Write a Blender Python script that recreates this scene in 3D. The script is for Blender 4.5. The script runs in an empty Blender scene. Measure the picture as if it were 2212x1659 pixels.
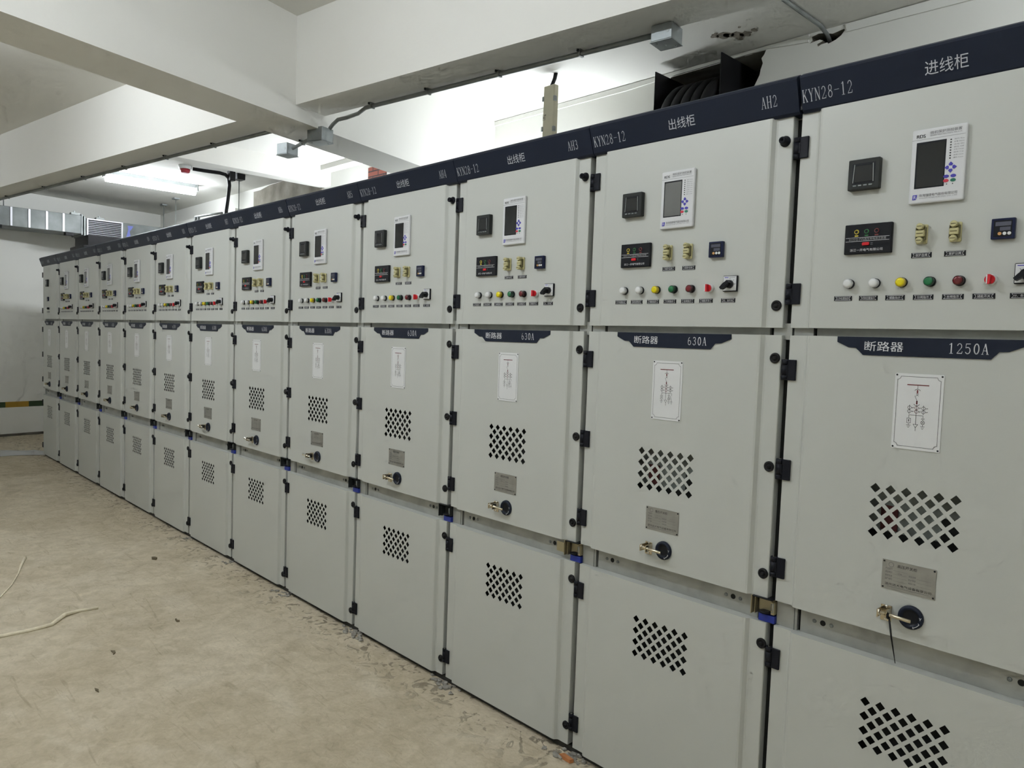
import bpy, bmesh, math, random
from mathutils import Vector, Matrix, noise
random.seed(7)
SC = bpy.context.scene
COL = SC.collection
PI = math.pi

# ------------------------------------------------------------------ materials
MATS = {}
def mat(name, col, rough=.5, metal=0., spec=.5, noise_amt=0., noise_scale=8., bump=0., bump_scale=60., emit=None, estr=0., coat=0., col2=None):
    if name in MATS: return MATS[name]
    m = bpy.data.materials.new(name); m.use_nodes = True
    nt = m.node_tree; b = nt.nodes['Principled BSDF']
    b.inputs['Base Color'].default_value = (*col, 1)
    b.inputs['Roughness'].default_value = rough
    b.inputs['Metallic'].default_value = metal
    b.inputs['Specular IOR Level'].default_value = spec
    b.inputs['Coat Weight'].default_value = coat
    tc = nt.nodes.new('ShaderNodeTexCoord')
    if noise_amt or col2:
        n = nt.nodes.new('ShaderNodeTexNoise'); n.inputs['Scale'].default_value = noise_scale; n.inputs['Detail'].default_value = 5
        nt.links.new(tc.outputs['Object'], n.inputs['Vector'])
        r = nt.nodes.new('ShaderNodeValToRGB'); r.color_ramp.elements[0].position = .3; r.color_ramp.elements[1].position = .7
        c2 = col2 or tuple(c*(1-noise_amt) for c in col)
        r.color_ramp.elements[0].color = (*c2, 1); r.color_ramp.elements[1].color = (*col, 1)
        nt.links.new(n.outputs['Fac'], r.inputs['Fac']); nt.links.new(r.outputs['Color'], b.inputs['Base Color'])
    if bump:
        n2 = nt.nodes.new('ShaderNodeTexNoise'); n2.inputs['Scale'].default_value = bump_scale; n2.inputs['Detail'].default_value = 4
        nt.links.new(tc.outputs['Object'], n2.inputs['Vector'])
        bp = nt.nodes.new('ShaderNodeBump'); bp.inputs['Strength'].default_value = bump; bp.inputs['Distance'].default_value = .01
        nt.links.new(n2.outputs['Fac'], bp.inputs['Height']); nt.links.new(bp.outputs['Normal'], b.inputs['Normal'])
    if emit:
        b.inputs['Emission Color'].default_value = (*emit, 1); b.inputs['Emission Strength'].default_value = estr
    MATS[name] = m
    return m

PAINT  = mat('cabinet_paint', (.53,.545,.51), .42, noise_amt=.03, noise_scale=3, bump=.02, bump_scale=350)
BODY   = mat('frame_zinc', (.42,.43,.40), .5, .35, noise_amt=.25, noise_scale=14)
NAVY   = mat('navy_plastic', (.013,.018,.033), .45, spec=.22, bump=.02, bump_scale=300)
BLACK  = mat('black_plastic', (.011,.012,.015), .4, spec=.22)
HINGE  = mat('hinge_black', (.006,.007,.012), .5, spec=.22, bump=.03, bump_scale=400)
RUBBER = mat('rubber_black', (.012,.012,.013), .5, spec=.22)
DARKIN = mat('dark_interior_shade', (.02,.021,.019), .8, spec=.22)  # near-black colour stands in for shade in gaps, vents and openings
GREYIN = mat('grey_interior', (.33,.37,.34), .7, noise_amt=.4, noise_scale=9)
WHITEP = mat('white_plastic', (.72,.73,.73), .35)
RELAYW = mat('relay_face', (.66,.67,.68), .4)
SCREEN = mat('screen_glass', (.018,.020,.022), .12, spec=.8)
SCREENF= mat('screen_film_glare', (.16,.165,.16), .2, spec=.6)  # paler grey paints reflections off the protective film into the screen colour
METERB = mat('meter_bezel', (.028,.031,.03), .45, spec=.22)
LETW   = mat('lettering_white', (.70,.71,.73), .5)
LETG   = mat('lettering_grey', (.33,.34,.35), .5)
LETD   = mat('lettering_dim', (.16,.16,.17), .5)
LETH   = mat('lettering_header', (.50,.52,.56), .5)
LETK   = mat('lettering_black', (.02,.02,.022), .5)
LETR   = mat('line_dark_red', (.16,.02,.025), .5)
YEL    = mat('yellow_lens', (.80,.68,.0), .25, coat=.3)
GRN    = mat('green_lens', (.005,.16,.05), .25, coat=.3)
DRED   = mat('dark_red_lens', (.16,.008,.014), .25, coat=.3)
RED    = mat('red_plastic', (.62,.015,.025), .3)
WLENS  = mat('white_lens', (.74,.75,.74), .3)
YELD   = mat('yellow_mark', (.55,.45,.05), .4)
GRND   = mat('green_mark', (.03,.17,.06), .4)
REDD   = mat('red_mark', (.17,.03,.03), .4)
BLUEK  = mat('blue_key', (.06,.05,.42), .4)
GRNK   = mat('green_key', (.02,.18,.11), .4)
REDK   = mat('red_key', (.55,.03,.06), .4)
IVORY  = mat('ivory_bakelite', (.55,.51,.27), .4)
IVORYD = mat('ivory_slot', (.16,.14,.06), .5)
TEMPB  = mat('controller_blue', (.014,.019,.055), .35, spec=.22)
LCD    = mat('lcd_window', (.10,.105,.14), .2)
ORANGE = mat('orange_key', (.62,.33,.12), .4)
STEELP = mat('nameplate_steel', (.40,.40,.37), .38, .6, noise_amt=.15, noise_scale=30)
BRASS  = mat('nickel_brass', (.62,.55,.42), .22, 1.)
BRASSP = mat('passivated_bracket', (.42,.37,.24), .4, .7)
CHROME = mat('chrome', (.75,.74,.70), .14, 1.)
BLUEP  = mat('blue_plastic', (.015,.035,.30), .4)
GALV   = mat('galvanised', (.30,.325,.325), .45, .6, noise_amt=.35, noise_scale=7)
DUCT   = mat('duct_sheet', (.27,.29,.285), .5, .3, noise_scale=3.2, col2=(.10,.112,.108))
GALVD  = mat('galvanised_dull', (.30,.32,.31), .5, .6, noise_amt=.3, noise_scale=9)
ALU    = mat('grille_aluminium', (.62,.62,.66), .4, .4)
STEELK = mat('black_steel', (.012,.012,.013), .45, spec=.22, noise_amt=.3, noise_scale=12)
CABLE  = mat('black_cable', (.011,.011,.012), .45, spec=.22)
TRUNK  = mat('trunking_ivory', (.46,.43,.31), .5, noise_amt=.12, noise_scale=10)
CONC   = mat('raw_concrete', (.33,.31,.26), .9, col2=(.17,.155,.12), noise_scale=4.5, bump=.3, bump_scale=25)
MORTAR = mat('mortar_crumbs', (.40,.38,.33), .95, noise_amt=.4, noise_scale=40, bump=.5, bump_scale=80)
TWINE  = mat('cream_twine', (.92,.84,.64), .8, noise_amt=.2, noise_scale=40)
SHEET  = mat('white_film', (.92,.92,.90), .6)
CHIP   = mat('orange_brick_chip', (.55,.22,.08), .9, noise_amt=.2, noise_scale=50)
LEAF   = mat('dry_scrap', (.16,.13,.08), .9)
STRY   = mat('stripe_yellow', (.42,.25,.03), .7)
STRG   = mat('stripe_green', (.04,.07,.03), .7)
PURPLE = mat('blue_marker_smear', (.16,.19,.55), .5)
TUBE   = mat('lamp_tube', (1,1,1), .5, emit=(1.,.99,.94), estr=60.)
WATERSTAIN = None

def wall_mat(name, col, stain=False):
    m = mat(name, col, .92, noise_amt=.035, noise_scale=1.3, bump=.08, bump_scale=30)
    return m
WALL = wall_mat('wall_white_paint', (.82,.82,.775))
CEIL = wall_mat('ceiling_white_paint', (.76,.755,.71))

def brick_mat():
    m = bpy.data.materials.new('red_brick'); m.use_nodes = True; nt = m.node_tree; b = nt.nodes['Principled BSDF']
    tc = nt.nodes.new('ShaderNodeTexCoord'); mp = nt.nodes.new('ShaderNodeMapping'); mp.inputs['Rotation'].default_value = (PI/2,0,0)
    br = nt.nodes.new('ShaderNodeTexBrick'); br.inputs['Color1'].default_value = (.15,.038,.024,1); br.inputs['Color2'].default_value = (.20,.055,.035,1)
    br.inputs['Mortar'].default_value = (.03,.02,.02,1); br.inputs['Scale'].default_value = 1.0
    br.inputs['Brick Width'].default_value = .2; br.inputs['Row Height'].default_value = .055; br.inputs['Mortar Size'].default_value = .007
    nt.links.new(tc.outputs['Object'], mp.inputs['Vector']); nt.links.new(mp.outputs['Vector'], br.inputs['Vector'])
    nt.links.new(br.outputs['Color'], b.inputs['Base Color']); b.inputs['Roughness'].default_value = .9
    return m
BRICK = brick_mat()

def floor_mat():
    m = bpy.data.materials.new('dusty_concrete_floor'); m.use_nodes = True; nt = m.node_tree; L = nt.links; N = nt.nodes
    b = N['Principled BSDF']; b.inputs['Roughness'].default_value = .85; b.inputs['Specular IOR Level'].default_value = .25
    tc = N.new('ShaderNodeTexCoord')
    def nz(scale, det=6, dist=0., vec=None):
        n = N.new('ShaderNodeTexNoise'); n.inputs['Scale'].default_value = scale; n.inputs['Detail'].default_value = det; n.inputs['Distortion'].default_value = dist
        L.new(vec or tc.outputs['Object'], n.inputs['Vector']); return n
    def ramp(src, p0, p1, c0, c1):
        r = N.new('ShaderNodeValToRGB'); r.color_ramp.elements[0].position = p0; r.color_ramp.elements[1].position = p1
        r.color_ramp.elements[0].color = (*c0,1); r.color_ramp.elements[1].color = (*c1,1); L.new(src, r.inputs['Fac']); return r
    def mix(fac, a, bb, mode='MIX'):
        x = N.new('ShaderNodeMix'); x.data_type = 'RGBA'; x.blend_type = mode
        if isinstance(fac, float): x.inputs['Factor'].default_value = fac
        else: L.new(fac, x.inputs['Factor'])
        L.new(a, x.inputs['A']); L.new(bb, x.inputs['B']); return x.outputs['Result']
    big = ramp(nz(.9, 6, .6).outputs['Fac'], .35, .66, (.57,.495,.365), (.665,.590,.455))
    med = ramp(nz(4.5, 8, 1.2).outputs['Fac'], .3, .7, (.86,.85,.83), (1.04,1.04,1.04))
    c = mix(1.0, big.outputs['Color'], med.outputs['Color'], 'MULTIPLY')
    pale = ramp(nz(2.3, 8, 1.8).outputs['Fac'], .56, .68, (0,0,0), (.32,.32,.32))
    wh = N.new('ShaderNodeRGB'); wh.outputs[0].default_value = (.72,.655,.53,1)
    c = mix(pale.outputs['Color'], c, wh.outputs[0])
    # scraped streaks
    mp = N.new('ShaderNodeMapping'); mp.inputs['Scale'].default_value = (2.,14.,1.); mp.inputs['Rotation'].default_value = (0,0,.25); L.new(tc.outputs['Object'], mp.inputs['Vector'])
    st = ramp(nz(2.0, 7, 1.5, mp.outputs['Vector']).outputs['Fac'], .60, .74, (1,1,1), (.80,.78,.75))
    c = mix(1.0, c, st.outputs['Color'], 'MULTIPLY')
    # crumbled screed along the cabinets
    sx = N.new('ShaderNodeSeparateXYZ'); L.new(tc.outputs['Object'], sx.inputs['Vector'])
    mr = N.new('ShaderNodeMapRange'); mr.inputs['From Min'].default_value = -.30; mr.inputs['From Max'].default_value = -.06; L.new(sx.outputs['Y'], mr.inputs['Value'])
    cr = ramp(nz(11., 10, 2.2).outputs['Fac'], .56, .62, (0,0,0), (1,1,1))
    mm = N.new('ShaderNodeMath'); mm.operation = 'MULTIPLY'; L.new(mr.outputs['Result'], mm.inputs[0]); L.new(cr.outputs['Color'], mm.inputs[1])
    dk = N.new('ShaderNodeRGB'); dk.outputs[0].default_value = (.20,.17,.125,1)
    m2 = N.new('ShaderNodeMath'); m2.operation = 'MULTIPLY'; m2.inputs[1].default_value = .75; L.new(mm.outputs[0], m2.inputs[0])
    c = mix(m2.outputs[0], c, dk.outputs[0])
    sm = ramp(nz(13, 7, 1.0).outputs['Fac'], .30, .60, (.86,.85,.82), (1.02,1.02,1.02))
    c = mix(1.0, c, sm.outputs['Color'], 'MULTIPLY')
    fine = ramp(nz(60, 4).outputs['Fac'], .25, .75, (.90,.90,.89), (1.04,1.04,1.04))
    c = mix(1.0, c, fine.outputs['Color'], 'MULTIPLY')
    L.new(c, b.inputs['Base Color'])
    bn = nz(26, 9, 1.2); bp = N.new('ShaderNodeBump'); bp.inputs['Strength'].default_value = .35; bp.inputs['Distance'].default_value = .012
    ad = N.new('ShaderNodeMath'); ad.operation = 'ADD'; L.new(bn.outputs['Fac'], ad.inputs[0]); L.new(mm.outputs[0], ad.inputs[1])
    L.new(ad.outputs[0], bp.inputs['Height']); L.new(bp.outputs['Normal'], b.inputs['Normal'])
    return m
FLOOR = floor_mat()

# ------------------------------------------------------------------ mesh helpers
class MB:
    def __init__(s): s.bm = bmesh.new(); s.mats = []; s.done = s.bm.faces.layers.int.new('done')
    def mi(s, m):
        if m not in s.mats: s.mats.append(m)
        return s.mats.index(m)
    def _tag(s, n0, m, smooth=False):
        i = s.mi(m); d = s.done
        for f in s.bm.faces:
            if not f[d]: f.material_index = i; f.smooth = smooth; f[d] = 1
    def box(s, x0,x1,y0,y1,z0,z1, m, bev=0., seg=1):
        n0 = len(s.bm.faces)
        vs = [s.bm.verts.new((x,y,z)) for z in (z0,z1) for y in (y0,y1) for x in (x0,x1)]
        fs = [(0,2,3,1),(4,5,7,6),(0,1,5,4),(2,6,7,3),(0,4,6,2),(1,3,7,5)]
        nf = [s.bm.faces.new([vs[i] for i in f]) for f in fs]
        if bev:
            es = list({e for f in nf for e in f.edges})
            bmesh.ops.bevel(s.bm, geom=es, offset=bev, segments=seg, affect='EDGES', profile=.5)
        s._tag(n0, m); return s
    def prism(s, pts, y0, y1, m, back=True, cap=None):
        """closed outline in x,z pushed from y0 (front) to y1 (back)"""
        n0 = len(s.bm.faces)
        a = [s.bm.verts.new((x,y0,z)) for x,z in pts]; b = [s.bm.verts.new((x,y1,z)) for x,z in pts]
        s.bm.faces.new(a)
        if back: s.bm.faces.new(b[::-1])
        n = len(pts)
        for i in range(n): s.bm.faces.new([a[i], b[i], b[(i+1)%n], a[(i+1)%n]])
        s._tag(n0, m); return s
    def solid(s, base, off, m):
        """closed 3D outline swept by an offset vector"""
        n0 = len(s.bm.faces); off = Vector(off)
        a = [s.bm.verts.new(p) for p in base]; b = [s.bm.verts.new(Vector(p)+off) for p in base]; n = len(base)
        s.bm.faces.new(a); s.bm.faces.new(b[::-1])
        for i in range(n): s.bm.faces.new([a[i], b[i], b[(i+1)%n], a[(i+1)%n]])
        s._tag(n0, m); return s
    def poly(s, pts3, m):
        n0 = len(s.bm.faces); s.bm.faces.new([s.bm.verts.new(p) for p in pts3]); s._tag(n0, m); return s
    def lathe(s, c, axis, prof, m, seg=20, smooth=True, cap=True):
        """prof = [(distance along axis, radius)...] or with a material as third entry"""
        ax = Vector(axis).normalized(); u = ax.orthogonal().normalized(); v = ax.cross(u); c = Vector(c)
        rings = []
        for p in prof:
            d, r = p[0], p[1]
            rings.append([s.bm.verts.new(c + ax*d + (u*math.cos(2*PI*i/seg)+v*math.sin(2*PI*i/seg))*r) for i in range(seg)])
        for k in range(len(rings)-1):
            n0 = len(s.bm.faces)
            for i in range(seg): s.bm.faces.new([rings[k][i], rings[k][(i+1)%seg], rings[k+1][(i+1)%seg], rings[k+1][i]])
            s._tag(n0, prof[k+1][2] if len(prof[k+1]) > 2 else m, smooth)
        if cap:
            n0 = len(s.bm.faces); s.bm.faces.new(rings[-1]); s._tag(n0, prof[-1][2] if len(prof[-1]) > 2 else m)
            n0 = len(s.bm.faces); s.bm.faces.new(rings[0][::-1]); s._tag(n0, prof[0][2] if len(prof[0]) > 2 else m)
        return s
    def tube(s, pts, r, m, seg=10, smooth=True):
        pts = [Vector(p) for p in pts]; rings = []; n0 = len(s.bm.faces); ref = None
        for i, p in enumerate(pts):
            t = (pts[min(i+1,len(pts)-1)] - pts[max(i-1,0)]).normalized()
            if ref is None: ref = t.orthogonal().normalized()
            u = (ref - t*ref.dot(t)).normalized(); ref = u; v = t.cross(u)
            rr = r[i] if isinstance(r,(list,tuple)) else r
            rings.append([s.bm.verts.new(p + (u*math.cos(2*PI*k/seg)+v*math.sin(2*PI*k/seg))*rr) for k in range(seg)])
        for a, b in zip(rings, rings[1:]):
            for k in range(seg): s.bm.faces.new([a[k], a[(k+1)%seg], b[(k+1)%seg], b[k]])
        s.bm.faces.new(rings[0][::-1]); s.bm.faces.new(rings[-1]); s._tag(n0, m, smooth); return s
    def ellipse(s, cx, cz, rx, rz, y0, y1, m, seg=14):
        return s.prism([(cx+rx*math.cos(2*PI*i/seg), cz+rz*math.sin(2*PI*i/seg)) for i in range(seg)], y0, y1, m)
    def ring(s, cx, cz, r0, r1, y, m, seg=16, a0=0., a1=2*PI):
        n0 = len(s.bm.faces); full = abs(a1-a0-2*PI) < 1e-6; k = seg if full else seg+1
        A = [s.bm.verts.new((cx+r0*math.cos(a0+(a1-a0)*i/seg), y, cz+r0*math.sin(a0+(a1-a0)*i/seg))) for i in range(k)]
        B = [s.bm.verts.new((cx+r1*math.cos(a0+(a1-a0)*i/seg), y, cz+r1*math.sin(a0+(a1-a0)*i/seg))) for i in range(k)]
        for i in range(seg): j=(i+1)%k; s.bm.faces.new([A[i],A[j],B[j],B[i]])
        s._tag(n0, m); return s
    def line(s, pts, w, y, m):
        """flat drawn line in the x,z plane"""
        n0 = len(s.bm.faces)
        for (x0,z0),(x1,z1) in zip(pts, pts[1:]):
            d = Vector((x1-x0, z1-z0)); l = d.length
            if l < 1e-9: continue
            d /= l; n = Vector((-d[1], d[0]))*w/2; e = d*w*.25
            P = [(x0-e[0]+n[0], z0-e[1]+n[1]), (x0-e[0]-n[0], z0-e[1]-n[1]), (x1+e[0]-n[0], z1+e[1]-n[1]), (x1+e[0]+n[0], z1+e[1]+n[1])]
            s.bm.faces.new([s.bm.verts.new((a,y,b)) for a,b in P])
        s._tag(n0, m); return s
    def mesh(s, name, recalc=True):
        if recalc: bmesh.ops.recalc_face_normals(s.bm, faces=s.bm.faces)
        s.bm.faces.layers.int.remove(s.done)
        me = bpy.data.meshes.new(name); s.bm.to_mesh(me); s.bm.free()
        for m in s.mats: me.materials.append(m)
        return me

def link(name, me, parent=None, loc=(0,0,0)):
    o = bpy.data.objects.new(name, me); COL.objects.link(o); o.location = loc
    if parent: o.parent = parent
    return o
def tag(o, label, cat, group=None):
    o['label'] = label; o['category'] = cat
    if group: o['group'] = group
    return o
def thing(name, label, cat, loc=(0,0,0), group=None):
    return tag(link(name, None, None, loc), label, cat, group)
def struct(name, me, label=None):
    o = link(name, me); o['kind'] = 'structure'
    if label: o['label'] = label
    return o

# ------------------------------------------------------------------ lettering
_TXT = {}
def text_tris(body):
    if body in _TXT: return _TXT[body]
    cu = bpy.data.curves.new('t', 'FONT'); cu.body = body; cu.resolution_u = 3; cu.fill_mode = 'FRONT'
    o = bpy.data.objects.new('t', cu); COL.objects.link(o)
    dg = bpy.context.evaluated_depsgraph_get(); ev = o.evaluated_get(dg); me = ev.to_mesh()
    V = [tuple(v.co[:2]) for v in me.vertices]; F = [tuple(p.vertices) for p in me.polygons]
    ev.to_mesh_clear(); bpy.data.objects.remove(o); bpy.data.curves.remove(cu)
    if V:
        x0=min(v[0] for v in V); x1=max(v[0] for v in V); y0=min(v[1] for v in V); y1=max(v[1] for v in V)
        V=[((v[0]-x0)/(x1-x0), (v[1]-y0)/(y1-y0)) for v in V]
    _TXT[body] = (V,F); return _TXT[body]
def put_text(mb, body, x0, x1, z0, z1, y, m, y1=None):
    """fit text in a rectangle; y at the bottom edge, y1 at the top edge (leaning faces)"""
    V,F = text_tris(body); y1 = y if y1 is None else y1; n0 = len(mb.bm.faces)
    vs = [mb.bm.verts.new((x0+(x1-x0)*a, y+(y1-y)*b, z0+(z1-z0)*b)) for a,b in V]
    for f in F:
        try: mb.bm.faces.new([vs[i] for i in f])
        except ValueError: pass
    mb._tag(n0, m)

# roman serif letters drawn as strokes: (points, width) in a unit cell
def _arc(cx,cy,rx,ry,a0,a1,n=10): return [(cx+rx*math.cos(math.radians(a0+(a1-a0)*i/n)), cy+ry*math.sin(math.radians(a0+(a1-a0)*i/n))) for i in range(n+1)]
TK,TN = .15,.065
SERIF = {
 'K':[([(.22,0),(.22,1)],TK),([(.08,.02),(.38,.02)],TN),([(.08,.98),(.38,.98)],TN),([(.82,.97),(.24,.42)],TN),([(.42,.60),(.84,.02)],TK),([(.68,.02),(.96,.02)],TN),([(.66,.98),(.94,.98)],TN)],
 'Y':[([(.5,0),(.5,.45)],TK),([(.5,.45),(.18,.97)],TK),([(.5,.45),(.82,.97)],TN),([(.34,.02),(.66,.02)],TN),([(.04,.98),(.34,.98)],TN),([(.68,.98),(.96,.98)],TN)],
 'N':[([(.18,0),(.18,1)],TN),([(.82,0),(.82,1)],TN),([(.18,.97),(.82,.03)],TK),([(.06,.02),(.32,.02)],TN),([(.68,.98),(.94,.98)],TN),([(.04,.98),(.22,.98)],TN)],
 'A':[([(.5,.98),(.16,.02)],TN),([(.5,.98),(.82,.02)],TK),([(.27,.34),(.72,.34)],TN),([(.04,.02),(.30,.02)],TN),([(.66,.02),(.97,.02)],TN)],
 'H':[([(.2,0),(.2,1)],TK),([(.8,0),(.8,1)],TK),([(.2,.51),(.8,.51)],TN),([(.06,.02),(.36,.02)],TN),([(.64,.02),(.94,.02)],TN),([(.06,.98),(.36,.98)],TN),([(.64,.98),(.94,.98)],TN)],
 '-':[([(.12,.52),(.88,.52)],TN)],
 '0':[(_arc(.5,.5,.30,.46,90,270),TK),(_arc(.5,.5,.30,.46,-90,90),TK)],
 '1':[([(.5,.02),(.5,.98)],TK),([(.24,.84),(.5,.97)],TN),([(.26,.02),(.74,.02)],TN)],
 '2':[(_arc(.48,.70,.28,.26,165,-30),.11),([(.72,.57),(.18,.06)],TN),([(.16,.05),(.82,.05)],.11),([(.82,.05),(.86,.24)],TN)],
 '3':[(_arc(.46,.75,.26,.22,160,-80),.11),(_arc(.46,.28,.30,.25,85,-160),.12),([(.38,.53),(.52,.53)],TN)],
 '4':[([(.66,0),(.66,1)],TK),([(.64,.96),(.12,.30)],TN),([(.10,.28),(.92,.28)],TN),([(.48,.02),(.84,.02)],TN)],
 '5':[([(.24,.95),(.80,.95)],.09),([(.24,.95),(.20,.55)],TN),(_arc(.46,.33,.32,.30,120,-150),.12)],
 '6':[(_arc(.5,.30,.30,.27,0,360,14),.11),(_arc(.62,.46,.42,.50,105,190),.10)],
 '7':[([(.16,.95),(.84,.95)],.10),([(.84,.95),(.42,.02)],.12),([(.16,.95),(.14,.76)],TN)],
 '8':[(_arc(.5,.75,.24,.22,0,360,12),.10),(_arc(.5,.28,.30,.25,0,360,12),.11)],
 '9':[(_arc(.5,.70,.30,.27,0,360,14),.11),(_arc(.38,.54,.42,.50,-75,10),.10)],
}
def put_serif(mb, body, x0, x1, z0, z1, y, m, y1=None, gap=.08):
    n = len(body); cw = (x1-x0)/n; y1 = y if y1 is None else y1; n0 = len(mb.bm.faces); h = z1-z0
    for i,ch in enumerate(body):
        ox = x0+cw*i+cw*gap/2; w = cw*(1-gap)
        for pts,t in SERIF[ch]:
            P = [Vector((ox+w*a, z0+h*b)) for a,b in pts]; tw = t*w*.5
            for a,b in zip(P,P[1:]):
                d=(b-a); l=d.length
                if l<1e-7: continue
                d/=l; nn=Vector((-d[1],d[0]))*tw; e=d*tw*.35
                q=[a-e+nn,a-e-nn,b+e-nn,b+e+nn]
                mb.bm.faces.new([mb.bm.verts.new((v[0], y+(y1-y)*(v[1]-z0)/h, v[1])) for v in q])
    mb._tag(n0, m)

# ------------------------------------------------------------------ switchgear parts (local x 0..0.8, y 0 = door flange, z up)
CACHE = {}
def cached(key, fn):
    if key not in CACHE: CACHE[key] = fn()
    return CACHE[key]
PY = -.015                       # raised door panel
ZU0,ZU1 = 1.696,2.337
ZM0,ZM1 = .848,1.673
ZL0,ZL1 = .030,.768

def door_mesh(name, z0, z1, vents=None):
    """sheet door: flange, bevel, raised panel, bevel, flange; diamond vents cut through the panel"""
    def f():
        mb = MB(); bm = mb.bm; mb.mi(PAINT)
        prof = [(0,.03),(0,.002),(.002,0),(.050,0),(.055,-.0018),(.064,PY+.0018),(.070,PY),(.706,PY),(.712,PY+.0018),(.721,-.0018),(.727,0),(.773,0),(.775,.002),(.775,.03)]
        lo = [bm.verts.new((x,y,z0)) for x,y in prof]; hi = [bm.verts.new((x,y,z1)) for x,y in prof]
        for i in range(len(prof)-1):
            if i == 6 and vents: continue
            bm.faces.new([lo[i], lo[i+1], hi[i+1], hi[i]])
        for row in (lo,hi): bm.faces.new(row)
        if vents:
            x0,zt,px,pz = vents; R=.0136
            cs = [(x0+px*i, zt-pz*j) for j in range(4) for i in range(6)] + [(x0+px*(i+.5), zt-pz*(j+.5)) for j in range(3) for i in range(5)]
            e = []
            outer = [lo[6],lo[7],hi[7],hi[6]]
            for i in range(4):
                a,b = outer[i],outer[(i+1)%4]; e.append(bm.edges.get((a,b)) or bm.edges.new((a,b)))
            loops=[]
            for cx,cz in cs:
                L=[bm.verts.new((cx+dx,PY,cz+dz)) for dx,dz in ((0,R),(R,0),(0,-R),(-R,0))]; loops.append(L)
                for i in range(4): e.append(bm.edges.new((L[i],L[(i+1)%4])))
            bmesh.ops.triangle_fill(bm, edges=e, use_beauty=True, use_dissolve=False)
            for L in loops:
                B=[bm.verts.new((v.co.x,PY+.0012,v.co.z)) for v in L]
                for i in range(4): bm.faces.new([L[i],L[(i+1)%4],B[(i+1)%4],B[i]])
        return mb.mesh(name)
    return cached(name, f)

def lock_mesh(out=False):
    def f():
        mb = MB()
        if out: mb.lathe((0,0,0),(0,-1,0),[(0,.0165),(.004,.0165),(.008,.012),(.012,.0105),(.024,.0105),(.026,.0095),(.026,.005),(.018,.0045)],HINGE,18)
        else: mb.lathe((0,0,0),(0,-1,0),[(0,.0165),(.004,.0165),(.007,.0135),(.007,.0105),(.003,.009),(.004,.006),(.010,.0055),(.010,.003)],RUBBER,18)
        return mb.mesh('lock')
    return cached(('lock',out), f)
def hinge_mesh():
    def f():
        mb = MB()
        mb.box(.001,.027,-.0075,0,0,.063,HINGE,.0012)
        for a,b in ((0,.0145),(.0155,.0475),(.0485,.063)): mb.lathe((-.0095,-.001,a),(0,0,1),[(0,.0105),(b-a,.0105)],HINGE,14)
        mb.box(-.0085,.004,-.0075,-.001,.0155,.0475,HINGE)
        mb.lathe((-.0095,-.001,.063),(0,0,1),[(0,.0045),(.0012,.0045)],CHROME,10)
        return mb.mesh('hinge')
    return cached('hinge', f)
def meter_mesh():
    def f():
        mb = MB(); x0,x1,z0,z1 = .161,.246,2.083,2.168
        mb.box(x0,x1,PY-.020,PY,z0,z1,METERB,.003,2)
        mb.box(x0+.012,x1-.012,PY-.0206,PY-.019,z0+.016,z1-.012,BLACK)
        for i in range(4): mb.box(x0+.0155+i*.0142,x0+.0255+i*.0142,PY-.0225,PY-.020,z0+.0095,z0+.0135,GALV,.0006)
        return mb.mesh('power_meter')
    return cached('meter', f)
def meter_glass():
    def f():
        mb=MB(); x0,x1,z0,z1 = .161,.246,2.083,2.168
        mb.box(x0+.018,x1-.018,PY-.0216,PY-.020,z0+.021,z1-.018,SCREEN,.001)
        mb.line([(x0+.015,z0+.02),(x0+.018,z1-.015)],.0022,PY-.0217,GALVD); mb.line([(x1-.015,z0+.02),(x1-.017,z1-.016)],.0022,PY-.0217,GALVD)
        return mb.mesh('screen')
    return cached('mglass', f)
def relay_mesh():
    def f():
        mb=MB(); x0,x1,z0,z1=.322,.453,2.029,2.224; Y=PY-.012
        mb.box(x0,x1,Y,PY,z0,z1,RELAYW,.004,2)
        mb.line([(x0+.001,2.1965),(x1-.004,2.1965)],.0012,Y-.0003,LETG)
        for i in range(8): mb.ellipse(.4165,2.186-.0068*i,.0021,.0018,Y-.0006,Y,LETK,8)
        for x in (.4125,.4265): mb.ellipse(x,2.0725,.0014,.0014,Y-.0006,Y,LETK,8)
        return mb.mesh('protection_relay')
    return cached('relay', f)
def relay_screen(film_glare):
    def f():
        mb=MB(); Y=PY-.012
        mb.box(.334,.4065,Y-.0006,Y+.002,2.068,2.190,BLACK,.001)
        mb.box(.3385,.4035,Y-.0010,Y,2.0715,2.1845,SCREENF if film_glare else SCREEN)
        return mb.mesh('screen')
    return cached(('rscreen',film_glare), f)
def relay_keys():
    def f():
        mb=MB(); Y=PY-.012; cx,cz=.4195,2.115
        for dx,dz in ((0,.0085),(.0085,0),(0,-.0085),(-.0085,0)):
            o=Vector((dx,dz)); d=o.normalized(); n=Vector((-d[1],d[0]))
            P=[o+d*.0060, o+n*.0052-d*.0002, o+n*.0032-d*.0042, o-n*.0032-d*.0042, o-n*.0052-d*.0002]
            mb.prism([(cx+p[0],cz+p[1]) for p in P],Y-.0012,Y,BLUEK)
        for x,z,m in ((.4105,2.0925,BLUEK),(.4270,2.0925,BLUEK),(.4105,2.0815,REDK),(.4270,2.0815,GRNK)): mb.ellipse(x,z,.0066,.0043,Y-.0012,Y,m)
        return mb.mesh('keypad')
    return cached('rkeys', f)
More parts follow.
